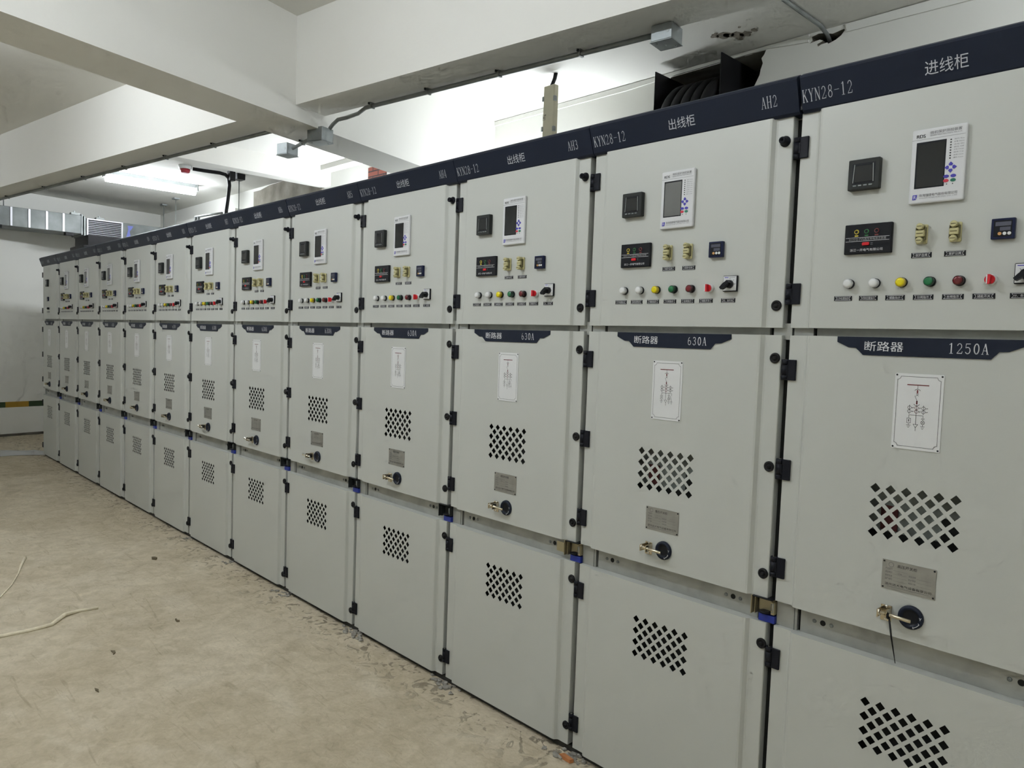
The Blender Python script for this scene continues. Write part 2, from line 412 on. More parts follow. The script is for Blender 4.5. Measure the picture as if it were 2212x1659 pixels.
def relay_text():
    def f():
        mb=MB(); Y=PY-.0126
        [put_text(mb,'RDS',.3335+e,.3545+e,2.2010,2.2098,Y-e*.05,LETK) for e in (0,.0004,.0008)]
        put_text(mb,'微机保护测控装置',.366,.4405,2.2075,2.2155,Y,LETD); put_text(mb,'SERIES PROTECTION RELAYS',.366,.4405,2.2025,2.2055,Y,LETD)
        put_text(mb,'珠海瑞捷电气股份有限公司',.3485,.4385,2.0455,2.0535,Y,LETD); put_text(mb,'ZHUHAI RUIJIE ELECTRIC CO., LTD',.3485,.4385,2.0405,2.0435,Y,LETD)
        for i in range(8): put_text(mb,('运行 Run','告警 Alarm','合位 On','跳位 Off','充电 Charge','跳闸 Trip','合闸 Close','通讯 Comm')[i],.424,.447,2.1845-.0068*i,2.1878-.0068*i,Y,LETD)
        return mb.mesh('lettering')
    return cached('rtext', f)
def relay_logo():
    def f():
        mb=MB(); Y=PY-.0124
        mb.prism([(.332,2.0395),(.3405,2.0395),(.3415,2.0405),(.3435,2.0525),(.3335,2.0525),(.3325,2.0515)],Y-.0003,Y+.0003,BLUEK)
        put_text(mb,'R',.3350,.3412,2.0415,2.0505,Y-.0006,RELAYW)
        return mb.mesh('logo')
    return cached('rlogo', f)
def display_mesh():
    def f():
        mb=MB(); Y=PY-.012; mb.box(.159,.286,Y,PY,1.905,1.988,BLACK,.0015)
        return mb.mesh('voltage_display')
    return cached('disp', f)
def display_lamps(m):
    def f():
        mb=MB(); Y=PY-.0125; x=0
        if 1:
            mb.lathe((x,Y+.0003,1.9665),(0,-1,0),[(0,.0068),(.0022,.0062),(.0022,.0042),(.0008,.0035,BLACK),(.0008,.001,BLACK)],m,14)
            mb.box(x-.0048,x+.0048,Y-.0004,Y,1.9535,1.9575,m)
        return mb.mesh('phase_indicator')
    return cached(('displ',m.name), f)
def display_switch():
    def f():
        mb=MB(); Y=PY-.012; mb.box(.2085,.2285,Y-.004,Y,1.9275,1.9365,RED,.0018,2); return mb.mesh('slide_switch')
    return cached('dispsw', f)
def display_text():
    def f():
        mb=MB(); Y=PY-.0126
        for z in (1.9405,1.9505): mb.line([(.163,z),(.280,z)],.0010,Y,LETW)
        put_text(mb,'DXN-Q 户内高压带电显示装置',.172,.272,1.9422,1.9490,Y,LETG)
        put_text(mb,'浙江一开电气有限公司',.176,.264,1.9120,1.9195,Y,LETW)
        for z in (1.930,1.934): mb.line([(.231,z),(.237,z)],.0007,Y,LETG)
        return mb.mesh('lettering')
    return cached('dispt', f)
def terminal_mesh():
    def f():
        mb=MB(); Y=PY
        mb.box(-.0135,.0135,Y-.009,Y,-.0255,.0255,IVORY,.003,2)
        for z in (.0185,-.0185):
            mb.lathe((0,Y-.009,z),(0,-1,0),[(0,.0082),(.010,.0078),(.012,.0085),(.020,.0085),(.022,.007)],IVORY,12)
            mb.box(-.006,.006,Y-.0315,Y-.0305,z-.0012,z+.0012,IVORYD)
        mb.box(-.0105,.0105,Y-.026,Y-.005,-.0085,.0085,IVORY,.0022,2)
        mb.box(-.008,.008,Y-.0268,Y-.025,-.0012,.0012,IVORYD)
        mb.box(-.0125,-.010,Y-.018,Y-.008,-.0165,.0165,IVORYD); mb.box(.0095,.0120,Y-.018,Y-.008,-.0165,.0165,IVORYD)
        return mb.mesh('terminal_link')
    return cached('term', f)
LW,LH=.050,.0135
def label_mesh():
    def f():
        mb=MB(); Y=PY-.0015
        mb.box(-LW/2,LW/2,Y,PY,-LH/2,LH/2,BLACK)
        return mb.mesh('label_plate')
    return cached('lab', f)
def label_text(t):
    def f():
        mb=MB(); Y=PY-.0018
        a,h=.0215,.0052
        mb.line([(-a,h),(a,h)],.0008,Y,LETW); mb.line([(-a,-h),(a,-h)],.0008,Y,LETW)
        for s in (-1,1): mb.line([(s*a,h),(s*(a-.0035),h*.4),(s*(a-.0035),-h*.4),(s*a,-h)],.0008,Y,LETW)
        put_text(mb,t,-.0165 if len(t)>4 else -.0145,.0165 if len(t)>4 else .0145,-.0034,.0034,Y-.0002,LETW)
        return mb.mesh('lettering')
    return cached(('lt',t), f)
def controller_mesh():
    def f():
        mb=MB(); Y=PY-.014; mb.box(-.0255,.0255,Y,PY,-.0255,.0255,TEMPB,.002,2); mb.box(-.020,.020,Y-.0006,Y+.001,-.0205,.0205,BLACK,.001)
        return mb.mesh('temperature_controller')
    return cached('temp', f)
def controller_lcd():
    def f():
        mb=MB(); Y=PY-.0146; mb.box(-.016,.0175,Y-.0006,Y,.0065,.0165,LCD); mb.box(-.006,.0165,Y-.0006,Y,-.0055,.0035,LCD); return mb.mesh('display_window')
    return cached('tlcd', f)
def controller_key(m):
    def f():
        mb=MB(); Y=PY-.0146; mb.ellipse(0,-.0125,.0041,.0041,Y-.0012,Y,m,12); return mb.mesh('push_key')
    return cached(('tkey',m.name), f)
def lamp_base(dark):
    def f():
        mb=MB(); mb.lathe((0,PY,0),(0,-1,0),[(0,.0135),(.007,.0135)],BLACK if dark else BLACK,20); 
        return mb.mesh('bezel')
    return cached(('lb',dark), f)
def lamp_lens(m, rim):
    def f():
        mb=MB(); mb.lathe((0,PY,0),(0,-1,0),[(.006,.0125,rim),(.020,.0125,rim),(.0215,.0115,rim),(.0215,.0103,rim),(.023,.0098,m),(.0237,.006,m),(.0238,.001,m)],rim,20)
        return mb.mesh('lens')
    return cached(('ll',m.name), f)
def selector_mesh():
    def f():
        mb=MB(); mb.lathe((0,PY,0),(0,-1,0),[(0,.0140),(.004,.0140),(.006,.0128),(.012,.0128),(.0125,.0120)],WHITEP,20); return mb.mesh('bezel')
    return cached('selb', f)
def selector_knob():
    def f():
        mb=MB(); mb.lathe((0,PY-.010,0),(0,-1,0),[(0,.0120),(.008,.0116),(.0085,.011)],RED,20)
        mb.box(-.0045,.0045,PY-.030,PY-.018,-.0122,.0122,RED,.0018,2); mb.box(-.0046,-.0018,PY-.0305,PY-.0298,-.0112,.0112,WHITEP)
        return mb.mesh('knob')
    return cached('selk', f)
def rotary_plate():
    def f():
        mb=MB(); Y=PY-.008; mb.box(-.0255,.0255,Y,PY,-.0255,.0255,BLACK,.002,2); mb.box(-.0235,.0225,Y-.0006,Y,-.0225,.0235,WHITEP)
        mb.line([(-.019,.0195),(-.006,.0195)],.0022,Y-.0008,BLUEK); mb.line([(-.003,.0195),(.017,.0195)],.0016,Y-.0008,LETG)
        for a in (90,135,45,0,180): mb.line([(.0155*math.cos(math.radians(a)),.0155*math.sin(math.radians(a))-.002),(.0195*math.cos(math.radians(a)),.0195*math.sin(math.radians(a))-.002)],.0012,Y-.0008,LETK)
        return mb.mesh('dial_plate')
    return cached('rotp', f)
def rotary_knob():
    def f():
        mb=MB(); Y=PY-.008; mb.lathe((0,Y,-.002),(0,-1,0),[(0,.0135),(.012,.0125),(.014,.011)],BLACK,20)
        p=[(-.0055,.011),(.0055,.011),(.0065,-.008),(.004,-.0235),(-.004,-.0235),(-.0065,-.008)]
        r=math.radians(-52); p=[(a*math.cos(r)-b*math.sin(r), a*math.sin(r)+b*math.cos(r)-.002) for a,b in p]
        mb.prism(p,Y-.030,Y-.010,BLACK)
        return mb.mesh('knob')
    return cached('rotk', f)
BAN=[(.152,1.6725),(.612,1.6725),(.612,1.657),(.576,1.642),(.555,1.641),(.538,1.6215),(.226,1.6215),(.205,1.641),(.185,1.642),(.152,1.657)]
def banner_mesh():
    def f():
        mb=MB(); mb.prism(BAN,PY-.003,PY,NAVY); return mb.mesh('banner_plate')
    return cached('ban', f)
def banner_text(amp):
    def f():
        mb=MB(); Y=PY-.0034
        if not amp: put_text(mb,'断路器',.229,.331,1.6335,1.6605,Y,LETW)
        elif len(amp)==4: put_serif(mb,amp,.449,.525,1.6335,1.6610,Y,LETW,gap=.10)
        else: put_serif(mb,amp,.438,.534,1.6335,1.6610,Y,LETW,gap=.10)
        return mb.mesh('lettering')
    return cached(('bant',amp), f)
def schematic_plate():
    def f():
        mb=MB(); x0,x1,z0,z1=.315,.436,1.3705,1.576; r=.004
        P=[]
        for cx,cz,a in ((x1-r,z1-r,0),(x0+r,z1-r,90),(x0+r,z0+r,180),(x1-r,z0+r,270)): P+=[(cx+r*math.cos(math.radians(a+t)),cz+r*math.sin(math.radians(a+t))) for t in (0,30,60,90)]
        mb.prism(P,PY-.002,PY,WHITEP); return mb.mesh('diagram_plate')
    return cached('sch', f)
def schematic_lines(incoming):
    def f():
        mb=MB(); Y=PY-.0024; K=LETK; w=.0009
        x0,x1,z0,z1=.322,.429,1.3785,1.568; n=.0085
        P=[(x0+n,z1)]+[(x1-n,z1)]+_arc(x1,z1,n,n,180,270,5)+[(x1,z0+n)]+_arc(x1,z0,n,n,90,180,5)+[(x0+n,z0)]+_arc(x0,z0,n,n,0,90,5)+[(x0,z1-n)]+_arc(x0,z1,n,n,-90,0,5)
        mb.line(P+[P[0]],w,Y,K)
        c=.3735
        mb.line([(c-.026,1.546),(c+.027,1.546)],.0026,Y,LETR)
        mb.line([(c,1.546),(c,1.536)],w,Y,K); mb.ring(c,1.527,.0075,.0086,Y,K,10,math.radians(30),math.radians(150))
        mb.line([(c,1.532),(c,1.524)],.0034,Y,LETR)
        for s in (-1,1): mb.line([(c-.003,1.5195-s*.003),(c+.003,1.5195+s*.003)],w,Y,K)
        mb.line([(c-.006,1.517),(c,1.504),(c,1.496)],w,Y,K); mb.line([(c,1.503),(c,1.495)],.0034,Y,LETR)
        mb.ring(c,1.4985,.0075,.0086,Y,K,10,math.radians(210),math.radians(330)); mb.line([(c,1.490),(c,1.466)],w,Y,LETR)
        for dx in (-.0175,0,.0175):
            for z in (1.4845,1.4745):
                mb.ring(c+dx,z,.0040,.0049,Y,LETR if dx==0 else K,14); mb.line([(c+dx+.0045,z),(c+dx+.011,z)],w,Y,K); mb.line([(c+dx+.0075,z-.0015),(c+dx+.0095,z+.0015)],w*.7,Y,K)
            mb.line([(c+dx,1.492),(c+dx,1.467)],w,Y,K)
        zb=1.4645; xr=.0175
        mb.line([(c-xr,zb-.009),(c-xr,zb),(c+xr+(0 if incoming else .006),zb)],w,Y,K)
        mb.line([(c,1.468),(c,1.440)],w,Y,K); mb.line([(c-.006,1.440),(c+.006,1.440),(c,1.431),(c-.006,1.440)],w,Y,K); mb.line([(c,1.431),(c,1.422)],w,Y,K)
        a=c-xr; mb.line([(a-.0045,zb-.009),(a+.0045,zb-.009),(a+.0045,zb-.022),(a-.0045,zb-.022),(a-.0045,zb-.009)],w,Y,K); mb.line([(a,zb-.012),(a,zb-.018)],.0018,Y,K); mb.line([(a,zb-.022),(a,zb-.027)],w,Y,K)
        for i,l in enumerate((.0055,.0035,.0018)): mb.line([(a-l,zb-.0275-.0035*i),(a+l,zb-.0275-.0035*i)],w,Y,K)
        b=c+xr-(0 if incoming else .005); mb.line([(b,zb),(b,zb-.006)],w,Y,K)
        for z in (zb-.007,zb-.010): mb.line([(b-.004,z),(b+.004,z)],w,Y,K)
        mb.line([(b,zb-.010),(b,zb-.0135)],w,Y,K); mb.ring(b,zb-.0185,.0042,.0052,Y,K,14)
        for s in (-1,1): mb.line([(b-.003,zb-.0185-s*.003),(b+.003,zb-.0185+s*.003)],w,Y,K)
        mb.line([(b,zb-.0235),(b,zb-.0285)],w,Y,K)
        for i,l in enumerate((.005,.0032,.0016)): mb.line([(b-l,zb-.029-.0035*i),(b+l,zb-.029-.0035*i)],w,Y,K)
        if not incoming:
            d=c+xr+.006; mb.line([(d,zb),(d,zb-.008)],w,Y,K); mb.line([(d-.0045,zb-.009),(d,zb-.024),(d,zb-.0285)],w,Y,K)
            for i,l in enumerate((.004,.0026,.0013)): mb.line([(d-l,zb-.029-.0035*i),(d+l,zb-.029-.0035*i)],w,Y,K)
        return mb.mesh('diagram')
    return cached(('schl',incoming), f)
def rivet_mesh():
    def f():
        mb=MB(); mb.lathe((0,PY-.0015,0),(0,-1,0),[(0,.0026),(.0012,.0024),(.0018,.001)],BLACK,10); return mb.mesh('rivet')
    return cached('rivet', f)
def nameplate():
    def f():
        mb=MB(); mb.box(.313,.449,PY-.0015,PY,.977,1.0585,STEELP); return mb.mesh('maker_plate')
    return cached('npl', f)
def nameplate_text():
    def f():
        mb=MB(); Y=PY-.0018; mb.ring(.336,1.0465,.006,.007,Y,LETD,14)
        put_text(mb,'高压开关柜',.352,.402,1.0415,1.0505,Y,LETK)
        for i,t in enumerate(('产品型号','额定电压','额定电流','出厂编号')): put_text(mb,t,.322,.340,1.0325-.0095*i,1.0375-.0095*i,Y,LETD); mb.line([(.343,1.032-.0095*i),(.377,1.032-.0095*i)],.0004,Y,LETD)
        for i,t in enumerate(('额定频率','防护等级','制造日期')): put_text(mb,t,.382,.400,1.0225-.0095*i,1.0275-.0095*i,Y,LETD); mb.line([(.403,1.022-.0095*i),(.438,1.022-.0095*i)],.0004,Y,LETD)
        put_text(mb,'12 kV',.355,.365,1.0235,1.0275,Y,LETD)
        put_text(mb,'温州远大电气设备有限公司',.322,.440,.9890,.9960,Y,LETK); mb.line([(.328,.9855),(.434,.9855)],.0009,Y,LETD)
        return mb.mesh('lettering')
    return cached('nplt', f)
def disc_mesh():
    def f():
        mb=MB(); mb.lathe((.394,PY,.915),(0,-1,0),[(0,.0325),(.006,.0320),(.010,.0285),(.010,.0235),(.004,.0205),(.003,.0150,BLACK),(.003,.004,BLACK)],NAVY,28); return mb.mesh('interlock_dial')
    return cached('disc', f)
def disc_marks():
    def f():
        mb=MB(); Y=PY-.0108; mb.ring(.394,.915,.0255,.0268,Y,LETW,8,math.radians(-70),math.radians(-25))
        mb.line([(.4155,.9060),(.4185,.9035),(.4160,.9005)],.0012,Y,LETW); mb.line([(.4175,.922),(.4200,.919),(.4225,.922)],.0012,Y,LETW); mb.line([(.4200,.919),(.4200,.9155)],.0012,Y,LETW)
        mb.line([(.403,.8935),(.403,.889),(.406,.889)],.0012,Y,LETW)
        return mb.mesh('marking')
    return cached('discm', f)
def latch_bolt(shift):
    def f():
        mb=MB(); s=shift; y=PY-.030
        mb.tube([(.318+s,y,.916),(.322+s,y,.916),(.3225+s,y,.916),(.398+s,y-.004,.914),(.404+s,y-.004,.914)],[.006,.0062,.0050,.0050,.0046],CHROME if shift else BRASS,12)
        mb.lathe((.316+s,y,.916),(1,0,0),[(0,.0045),(.002,.0085),(.008,.0085),(.009,.006)],CHROME,6,False)
        return mb.mesh('latch_bolt')
    return cached(('bolt',shift), f)
def latch_bracket():
    def f():
        mb=MB()
        mb.box(.316,.345,PY-.0025,PY,.887,.932,BRASS,.001)
        mb.box(.3185,.3215,PY-.040,PY-.002,.903,.927,BRASS,.001); mb.box(.3420,.3450,PY-.040,PY-.002,.903,.927,BRASS,.001)
        for z in (.8925,.9285): mb.lathe((.331,PY-.0025,z),(0,-1,0),[(0,.0046),(.002,.004),(.003,.0015)],CHROME,12)
        return mb.mesh('latch_bracket')
    return cached('lbr', f)
def body_mesh(grey):
    def f():
        mb=MB(); mb.box(.001,.799,.0345,1.60,.0,2.335,BODY); mb.box(.001,.799,.0335,.0345,.01,2.33,DARKIN); return mb.mesh('cabinet_body')  # thin dark front sheet paints the shade in the gaps between doors
    return cached('body', f)
def inner_mid(grey):
    def f():
        mb=MB(); mb.box(.02,.77,.0315,.0345,.88,1.65,GREYIN if grey else DARKIN);  # grey is a real inner plate; dark paints shade behind the vents
        if grey:
            mb.box(.20,.52,.0300,.0316,1.08,1.125,DARKIN); mb.box(.15,.236,.0290,.0316,1.08,1.29,DARKIN); mb.box(.285,.33,.0280,.0316,1.13,1.20,mat('inner_red',(.10,.02,.02),.6)); mb.box(.44,.49,.0285,.0316,1.12,1.19,DARKIN)
        return mb.mesh('inner_partition_shade')
    return cached(('inm',grey), f)
def inner_low():
    def f():
        mb=MB(); mb.box(.02,.77,.0315,.0345,.06,.74,DARKIN); return mb.mesh('cable_vent_shade')  # dark sheet close behind the door paints the unlit inside seen through vents
    return cached('inl', f)
def beam_low():
    def f():
        mb=MB()
        mb.box(.075,.735,.022,.034,.752,.862,BODY); mb.box(.0,.066,.018,.034,.752,.862,BODY); mb.box(.7385,.7995,.030,.0345,.752,.862,DARKIN)
        mb.box(.066,.075,.031,.0345,.752,.862,DARKIN); mb.box(.056,.0575,.0165,.0185,.752,.862,GALVD)
        return mb.mesh('crossbar')
    return cached('bl', f)
def bolt_mesh():
    def f():
        mb=MB(); mb.lathe((0,.022,0),(0,-1,0),[(0,.0062),(.0025,.0055),(.003,.003)],GALV,12); return mb.mesh('bolt')
    return cached('bb', f)
def bolt_hole():
    def f():
        mb=MB(); mb.ellipse(0,0,.0085,.0085,.0212,.0222,DARKIN,14); return mb.mesh('bolt_hole')
    return cached('bh', f)
def beam_up():
    def f():
        mb=MB(); mb.box(.075,.725,.020,.034,1.660,1.710,BODY); mb.box(.006,.066,.016,.034,1.660,1.710,BODY); mb.box(.740,.799,.016,.034,1.660,1.710,BODY); mb.box(.066,.075,.031,.0345,1.66,1.71,DARKIN); mb.box(.725,.74,.031,.0345,1.66,1.71,DARKIN)
        return mb.mesh('crossbar')
    return cached('bu', f)
def interlock_box(v):
    def f():
        mb=MB(); BRASS=BRASSP if v else METERB
        if v==2:
            mb.box(.690,.728,-.014,-.011,.800,.838,BRASS)
        mb.box(.7255,.7290,-.012,.030,.789,.848,BRASS,.0008); mb.box(.7330,.7355,.0,.030,.789,.848,BRASS)
        mb.box(.7260,.7960,-.010,.030,.845,.8475,BLACK); mb.box(.7400,.7930,.018,.030,.800,.845,BRASS)
        mb.box(.7870,.7985,.002,.028,.798,.838,BRASS,.001)
        return mb.mesh('interlock_bracket')
    return cached(('ib',v), f)
def interlock_blue():
    def f():
        mb=MB(); mb.box(.745,.7985,.006,.030,.769,.792,BLUEP,.001); return mb.mesh('blue_housing')
    return cached('ibb', f)
def interlock_disc():
    def f():
        mb=MB(); mb.lathe((.766,.006,.7985),(0,0,1),[(0,.017),(.005,.017),(.006,.013),(.004,.006)],RUBBER,18); mb.tube([(.7905,-.002,.812),(.7905,-.003,.834),(.7965,-.003,.836),(.7965,-.002,.808),(.7905,-.002,.806)],.0014,GALV,6); return mb.mesh('keeper_disc')
    return cached('ibd', f)
def plinth():
    def f():
        mb=MB(); mb.box(.0,.8,.012,.034,-.002,.026,mat('plinth_dark',(.06,.058,.05),.9,noise_amt=.4,noise_scale=20)); return mb.mesh('plinth')
    return cached('pl', f)
# header: leaning navy canopy
HB,HT=(-.016,2.341),(-.046,2.428)
def header_mesh(g0,g1):
    def f():
        mb=MB(); prof=[(.006,2.3345),(-.008,2.3345),HB,HT,(-.040,2.437),(-.024,2.446),(.06,2.450),(.06,2.3345)]
        mb.solid([(g0,y,z) for y,z in prof],(.8-g1-g0,0,0),NAVY)
        if g0>.004: mb.box(0,g0,-.015,.05,2.345,2.43,BLACK)
        return mb.mesh('header_panel')
    return cached(('hd',g0,g1), f)
def header_text(i,t):
    def f():
        mb=MB()
        def yz(z): t=(z-HB[1])/(HT[1]-HB[1]); return HB[0]+(HT[0]-HB[0])*t-.0012
        if i==0: put_serif(mb,t,.010,.158,2.3605,2.3945,yz(2.3605),LETH,yz(2.3945),.06)
        if i==1: put_text(mb,t,.343,.445,2.3635,2.3975,yz(2.3635),LETH,yz(2.3975))
        if i==2: put_serif(mb,t,.680,.735 if len(t)==3 else .750,2.3665,2.3995,yz(2.3665),LETH,yz(2.3995),.08)
        return mb.mesh('lettering')
    return cached(('ht',i,t), f)

ORD=['','','','','','','seventh','eighth','ninth','tenth','eleventh','twelfth']
JOINT={1,5,7,9,10,12}
LABELS={
 1:'grey switchgear cabinet with 1250A breaker banner and black cable tie on its latch',
 2:'grey 630A switchgear cabinet with header AH2, beside the 1250A cabinet',
 3:'grey 630A switchgear cabinet with header AH3, below the ivory trunking',
 4:'grey 630A switchgear cabinet with header AH4, next to AH3',
 5:'grey 630A switchgear cabinet with header AH5, its latch bolt drawn aside from the dial',
 6:'grey 630A switchgear cabinet with header AH6, just beyond AH5',
 7:'grey 630A switchgear cabinet with header AH7, next beyond AH6',
 8:'grey 630A switchgear cabinet, eighth of the row counted from the 1250A cabinet',
 9:'grey 630A switchgear cabinet, ninth of the row counted from the 1250A cabinet',
 10:'grey 630A switchgear cabinet, tenth of the row, just short of the black box on top',
 11:'grey switchgear cabinet, third from the far end wall, under the black busbar box',
 12:'grey switchgear cabinet beside the last one, with three ivory terminal links',
 13:'last grey switchgear cabinet by the far wall, carrying only one meter and two buttons',
}
BTN=['工作位置指示','试验位置指示','储能指示','分闸指示','合闸指示','储能开关','分、合开关']
def make_cabinet(k):
    X=-.8*(k-1)
    root=thing('switchgear_cabinet',LABELS[k],'cabinet',(X,0,0),'switchgear cabinets in the row')
    P=lambda n,me,p=root,loc=(0,0,0),lab=None: (lambda o:(o.__setitem__('label',lab) if lab else None,o)[1])(link(n,me,p,loc))
    grey=k<=2
    P('cabinet_body',body_mesh(0)); P('plinth',plinth())
    P('inner_partition_shade',inner_mid(grey)); P('cable_vent_shade',inner_low())
    b=P('lower_crossbar',beam_low()); 
    for x in (.143,.646):
        P('bolt_hole',bolt_hole(),b,(x,0,.813))
        for e in (-.0255,.0255): P('bolt',bolt_mesh(),b,(x+e,0,.813))
    P('upper_crossbar',beam_up())
    g0=.008 if k in JOINT else .0015
    h=P('header_panel',header_mesh(g0,.0015)); [P('lettering',header_text(i,t),h) for i,t in enumerate(('KYN28-12','进线柜' if k==1 else '出线柜','AH%d'%k))]
    # doors
    d=P('instrument_door',door_mesh('instrument_door',ZU0,ZU1))
    for z in (2.204,1.767): P('hinge',hinge_mesh(),d,(0,0,z))
    P('lock',lock_mesh(True),d,(.752,0,2.263)); P('lock',lock_mesh(k in (99,)),d,(.752,0,1.764))
    d=P('breaker_door',door_mesh('breaker_door',ZM0,ZM1,(.281,1.252,.0402,.0417)))
    for z in (1.536,1.229,.922): P('hinge',hinge_mesh(),d,(0,0,z))
    for z in (1.602,1.263,.923): P('lock',lock_mesh(False),d,(.757,0,z))
    bn=P('banner_plate',banner_mesh(),d); bn['label']='navy banner reading 断路器'
    d2=P('cable_door',door_mesh('cable_door',ZL0,ZL1,(.290,.640,.0406,.0420)))
    for z in (.635,.100): P('hinge',hinge_mesh(),d2,(0,0,z))
    for z in (.700,.107): P('lock',lock_mesh(False),d2,(.764,0,z))
    bn.parent=root; P('lettering',banner_text(''),bn); P('lettering',banner_text('1250A' if k==1 else '630A'),bn)
    # breaker door fittings
    s=P('diagram_plate',schematic_plate()); P('diagram',schematic_lines(k==1),s); [P('rivet',rivet_mesh(),s,(x,0,z)) for x in (.3195,.4315) for z in (1.375,1.5715)]
    s=P('maker_plate',nameplate()); P('lettering',nameplate_text(),s); [P('rivet',rivet_mesh(),s,(x,0,z)) for x in (.3175,.4445) for z in (.9815,1.0540)]
    s=P('interlock_dial',disc_mesh()); P('marking',disc_marks(),s)
    s=P('latch_bracket',latch_bracket()); P('latch_bolt',latch_bolt(-.042 if k in (5,6,7) else 0.),s)
    s=P('interlock_bracket',interlock_box(2 if k==3 else 1 if k<3 else 0)); P('blue_housing',interlock_blue(),s); P('keeper_disc',interlock_disc(),s)
    def lamp(i,x,z,m,rim):
        q=P('indicator_lamp',lamp_base(1),root,(x,0,z)); P('lens',lamp_lens(m,rim),q)
    def lab(t,x,z):
        q=P('label_plate',label_mesh(),root,(x,0,z)); P('lettering',label_text(t),q)
    def ctrl(x,z):
        q=P('temperature_controller',controller_mesh(),root,(x,0,z)); P('display_window',controller_lcd(),q); [P('push_key',controller_key(m),q,(x2,0,0)) for x2,m in ((-.006,ORANGE),(.0045,WLENS),(.0145,WLENS))]
    GREYR=mat('lamp_rim_white',(.62,.63,.63),.35)
    if k==13:
        q=P('power_meter',meter_mesh(),root,(.105,0,0)); P('screen',meter_glass(),q)
        ctrl(.335,1.935); lamp(0,.295,1.822,WLENS,GREYR); lamp(1,.365,1.822,mat('black_lens',(.02,.02,.02),.3),BLACK); lab('储能指示',.285,1.7815); lab('储能开关',.355,1.7815)
        return root
    q=P('power_meter',meter_mesh()); P('screen',meter_glass(),q)
    q=P('protection_relay',relay_mesh()); P('screen',relay_screen(k in (2,)),q); P('keypad',relay_keys(),q); P('lettering',relay_text(),q); P('logo',relay_logo(),q)
    q=P('voltage_display',display_mesh()); [P('phase_indicator',display_lamps(m),q,(x,0,0)) for x,m in ((.192,YELD),(.219,GRND),(.246,REDD))]; P('slide_switch',display_switch(),q); P('lettering',display_text(),q)
    tx=[(.360,'保护合闸'),(.440,'保护分闸')]
    if k==12: tx=[(.350,'保护合闸'),(.415,'保护分闸'),(.480,'保护分闸')]
    for x,t in tx: P('terminal_link',terminal_mesh(),root,(x,0,1.948)); lab(t,x,1.8935)
    ctrl(.546,1.947)
    xs=[.173,.243,.313,.383,.452]
    for i,(x,m,r) in enumerate(zip(xs,(WLENS,WLENS,YEL,GRN,DRED),(GREYR,GREYR,mat('yellow_rim',(.55,.42,.02),.3),mat('green_rim',(.004,.035,.018),.3),mat('red_rim',(.035,.004,.006),.3)))): lamp(i,x+.004,1.822,m,r)
    q=P('selector_switch',selector_mesh(),root,(.526,0,1.822)); kn=P('knob',selector_knob(),q)
    kn.location=(0,0,0)
    q=P('rotary_switch',rotary_plate(),root,(.601,0,1.835)); P('knob',rotary_knob(),q)
    for x,t in zip((.160,.230,.3005,.371,.442,.512,.5935),BTN): lab(t,x,1.7815)
    return root
for k in range(1,14): make_cabinet(k)

# ------------------------------------------------------------------ the room
ZS,ZB,ZY=3.52,3.00,2.91
YB=2.2
def bx(x): return -.01+.140*(x+3.2)            # near edge of the long beam
def ynear(y): return -3.170-.295*(y-.0)        # near edge of the cross beam (x at y)
def fill_wall(name,outer,holes,depth,m,mdark):
    """wall in the plane y=YB with ragged holes that go in by depth"""
    mb=MB(); bm=mb.bm; mb.mi(m); e=[]
    def loop(pts):
        L=[bm.verts.new((x,YB,z)) for x,z in pts]
        for i in range(len(L)): e.append(bm.edges.new((L[i],L[(i+1)%len(L)])))
        return L
    loop(outer); hs=[loop(h) for h in holes]
    bmesh.ops.triangle_fill(bm,edges=e,use_beauty=True,use_dissolve=False)
    mb._tag(0,m)
    for L,dp in zip(hs,depth):
        B=[bm.verts.new((v.co.x,YB+dp,v.co.z)) for v in L]; n0=len(bm.faces)
        for i in range(len(L)): bm.faces.new([L[i],L[(i+1)%len(L)],B[(i+1)%len(L)],B[i]])
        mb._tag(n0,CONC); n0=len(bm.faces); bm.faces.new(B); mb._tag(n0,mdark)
    return mb.mesh(name)
hole=[(-2.02,3.486),(-1.78,3.489),(-1.53,3.494),(-1.44,3.497),(-1.316,3.496),(-1.328,3.470),(-1.345,3.452),(-1.334,3.42),(-1.346,3.384),(-1.352,3.35),(-1.376,3.305),(-1.392,3.28),(-1.40,3.25),(-1.415,2.62),(-2.02,2.60)]
crack=[(-1.035,3.462),(-1.02,3.478),(-1.025,3.498),(-.985,3.507),(-.95,3.500),(-.90,3.484),(-.835,3.494),(-.831,3.486),(-.85,3.462),(-.88,3.445),(-.925,3.432),(-.93,3.442),(-.965,3.440),(-.985,3.432),(-.99,3.447),(-.955,3.458),(-.975,3.470),(-1.0,3.468)]
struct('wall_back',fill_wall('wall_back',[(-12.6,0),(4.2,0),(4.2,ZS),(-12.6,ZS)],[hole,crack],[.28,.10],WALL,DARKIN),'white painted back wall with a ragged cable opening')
def farx(y): return -11.63-.21*y
mb=MB(); mb.solid([(farx(-6),-6,0),(farx(3),3,0),(farx(3),3,ZS+.05),(farx(-6),-6,ZS+.05)],(-.15,0,0),WALL); struct('wall_left',mb.mesh('wall_left'),'white painted end wall beyond the row')
mb=MB(); mb.box(-12,4.2,-6.15,-6,0,ZS+.05,WALL); struct('wall_front',mb.mesh('wall_front'))
mb=MB(); mb.box(4.0,4.15,-6,2.4,0,ZS+.05,WALL); struct('wall_right',mb.mesh('wall_right'))
mb=MB(); mb.box(-12.6,4.2,-6.1,2.6,-.10,0,FLOOR); struct('floor',mb.mesh('floor'),'dusty beige concrete floor')
mb=MB(); mb.box(-12.6,4.2,-6.1,2.6,ZS,ZS+.12,CEIL); struct('ceiling',mb.mesh('ceiling'),'white painted concrete ceiling slab')
